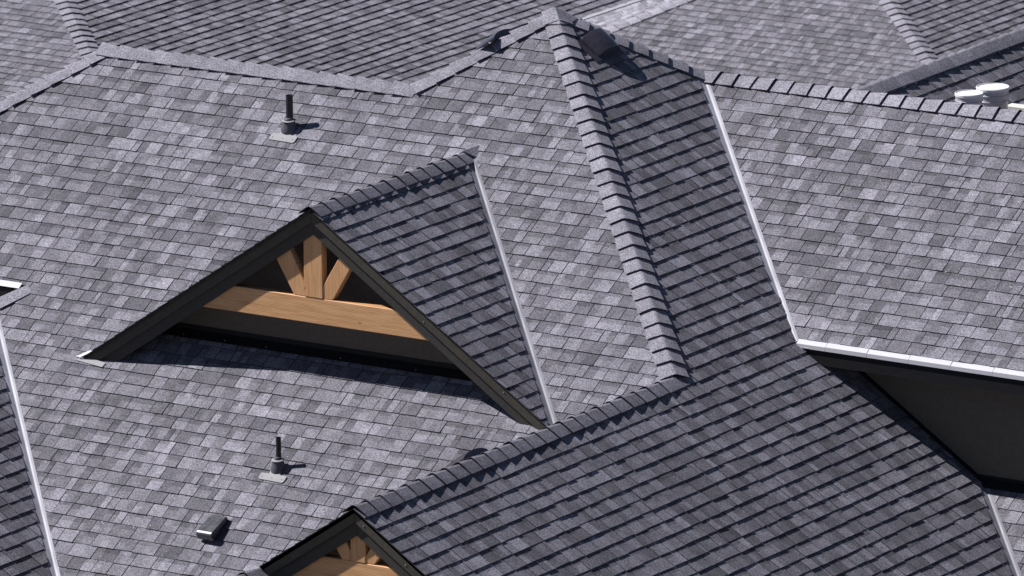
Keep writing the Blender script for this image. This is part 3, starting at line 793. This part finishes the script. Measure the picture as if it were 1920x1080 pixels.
dome_vent(Cm, -3.845, 3.125, .37, .25, .055, .050, 'dark domed vent mostly hidden behind the hip left of the peak', M_VENT, .085)
dome_vent(C2, -0.245, -2.90, .37, .25, .070, .045, 'dark domed vent mostly hidden behind the lower ridge', M_VENT, .085)
# box vent on the front slope
cx, cy = -3.47, -2.06
c = A0.pt(cx, cy, 0); U, V, N = A0.U, A0.V, A0.N
base = slab('roof_vent', [c + U * a + V * b + N * .0165 for a, b in ((-.11, -.12), (.11, -.12), (.11, .13), (-.11, .13))], .003, N, M_VENT2, house)
base['label'] = 'small slanted metal box vent on the front slope'
slab('neck', [c + U * a + V * b + N * .019 for a, b in ((-.055, -.09), (.055, -.09), (.055, .08), (-.055, .08))], .035, N, M_FLASHD, base)
w2 = .082
pr = [(-.150, .030), (-.150, .085), (-.138, .102), (-.115, .108), (.115, .062), (.125, .052), (.125, .022)]
vs = [c + U * sx + V * v + N * h for sx in (-w2, w2) for v, h in pr]; n = len(pr)
fs = [list(range(n)), list(range(2 * n - 1, n - 1, -1))] + [[i, i + n, (i + 1) % n + n, (i + 1) % n] for i in range(n)]
o = fix_normals(mesh('hood', vs, fs, M_VENT2, base)); bevel(o, .006, 3)

# ------------------------------------------------------------------ buckets and board behind the right-hand ridge
def ray(u, v): return (FW * 1.0 + RT * ((u - 960) / FPX) - UP * ((v - 540) / FPX))
def stand_on(u, v, hgt, clear):
    """point T on the ray with T - hgt standing clear above the rear slope"""
    d = ray(u, v); N = B7.N; k = N.z
    # N.(CAM + l d - (0,0,hgt)) - off = clear*N.z
    l = (B7.off + clear * k + hgt * k - N.dot(CAM)) / N.dot(d)
    return CAM + d * l
def bucket(name, u, v, r, label, hgt=.37):
    t = stand_on(u, v, hgt, .135); b = t - Vector((0, 0, hgt))
    e_ = empty(name, b, label, 'bucket', None)
    k = r / .15
    body = lathe('body', [(.128 * k, 0), (.132 * k, .01), (.144 * k, .235), (.151 * k, .237), (.151 * k, .245), (.1455 * k, .248), (.1465 * k, .290), (.153 * k, .292), (.153 * k, .300), (.147 * k, .303), (.148 * k, .352)], b, (0, 0, 1), M_BUCKS, e_, 40)
    lathe('lid', [(.149 * k, .338), (.156 * k, .340), (.157 * k, .362), (.152 * k, .368), (.146 * k, .368), (.143 * k, .360)], b, (0, 0, 1), M_BUCK, e_, 40)
    vs = []; n = 18; rr = .0025
    ring = []
    for i in range(n + 1):
        g = math.pi * i / n
        ring.append(b + Vector((math.cos(g) * .155 * k, -.16 * k * math.sin(g), .268 - .10 * math.sin(g))))
    fs = []
    for i, p in enumerate(ring):
        vs += [p + Vector((0, 0, rr)), p + Vector((0, -rr, -rr)), p + Vector((0, rr, -rr))]
    for i in range(n):
        for j in range(3): fs.append([i * 3 + j, i * 3 + (j + 1) % 3, (i + 1) * 3 + (j + 1) % 3, (i + 1) * 3 + j])
    mesh('handle', vs, fs, M_SCREW, e_)
    return b
b1 = bucket('bucket', 1861.5, 161.5, .150, 'taller white bucket with ribbed rim on the rear slope behind the right ridge')
b2_ = bucket('bucket.001', 1817, 181.0, .128, 'lower white bucket of which only the round lid shows above the ridge caps', .33)
t = stand_on(1905, 199, .0, .14)
bd = hexa('board', [t + Vector((a, b, c_)) for c_ in (-.10, 0) for a, b in ((-.10, -.03), (1.4, -.03), (1.4, .10), (-.10, .10))], M_BOARD, None, .004)
bd['label'] = 'pale board lying level beside the taller bucket at the right edge'; bd['category'] = 'board'
# level planks the buckets stand on
for k_, (b_, lab) in enumerate(((b1, 'plank wedged level under the taller white bucket'), (b2_, 'plank wedged level under the lower white bucket'))):
    P = [b_ + Vector((a, c_, z_)) for z_ in (-.030, -.001) for a, c_ in ((-.15, -.17), (.17, -.17), (.17, .17), (-.15, .17))]
    o = hexa('plank' , P, M_BOARD, None, .003); o['label'] = lab; o['category'] = 'plank'
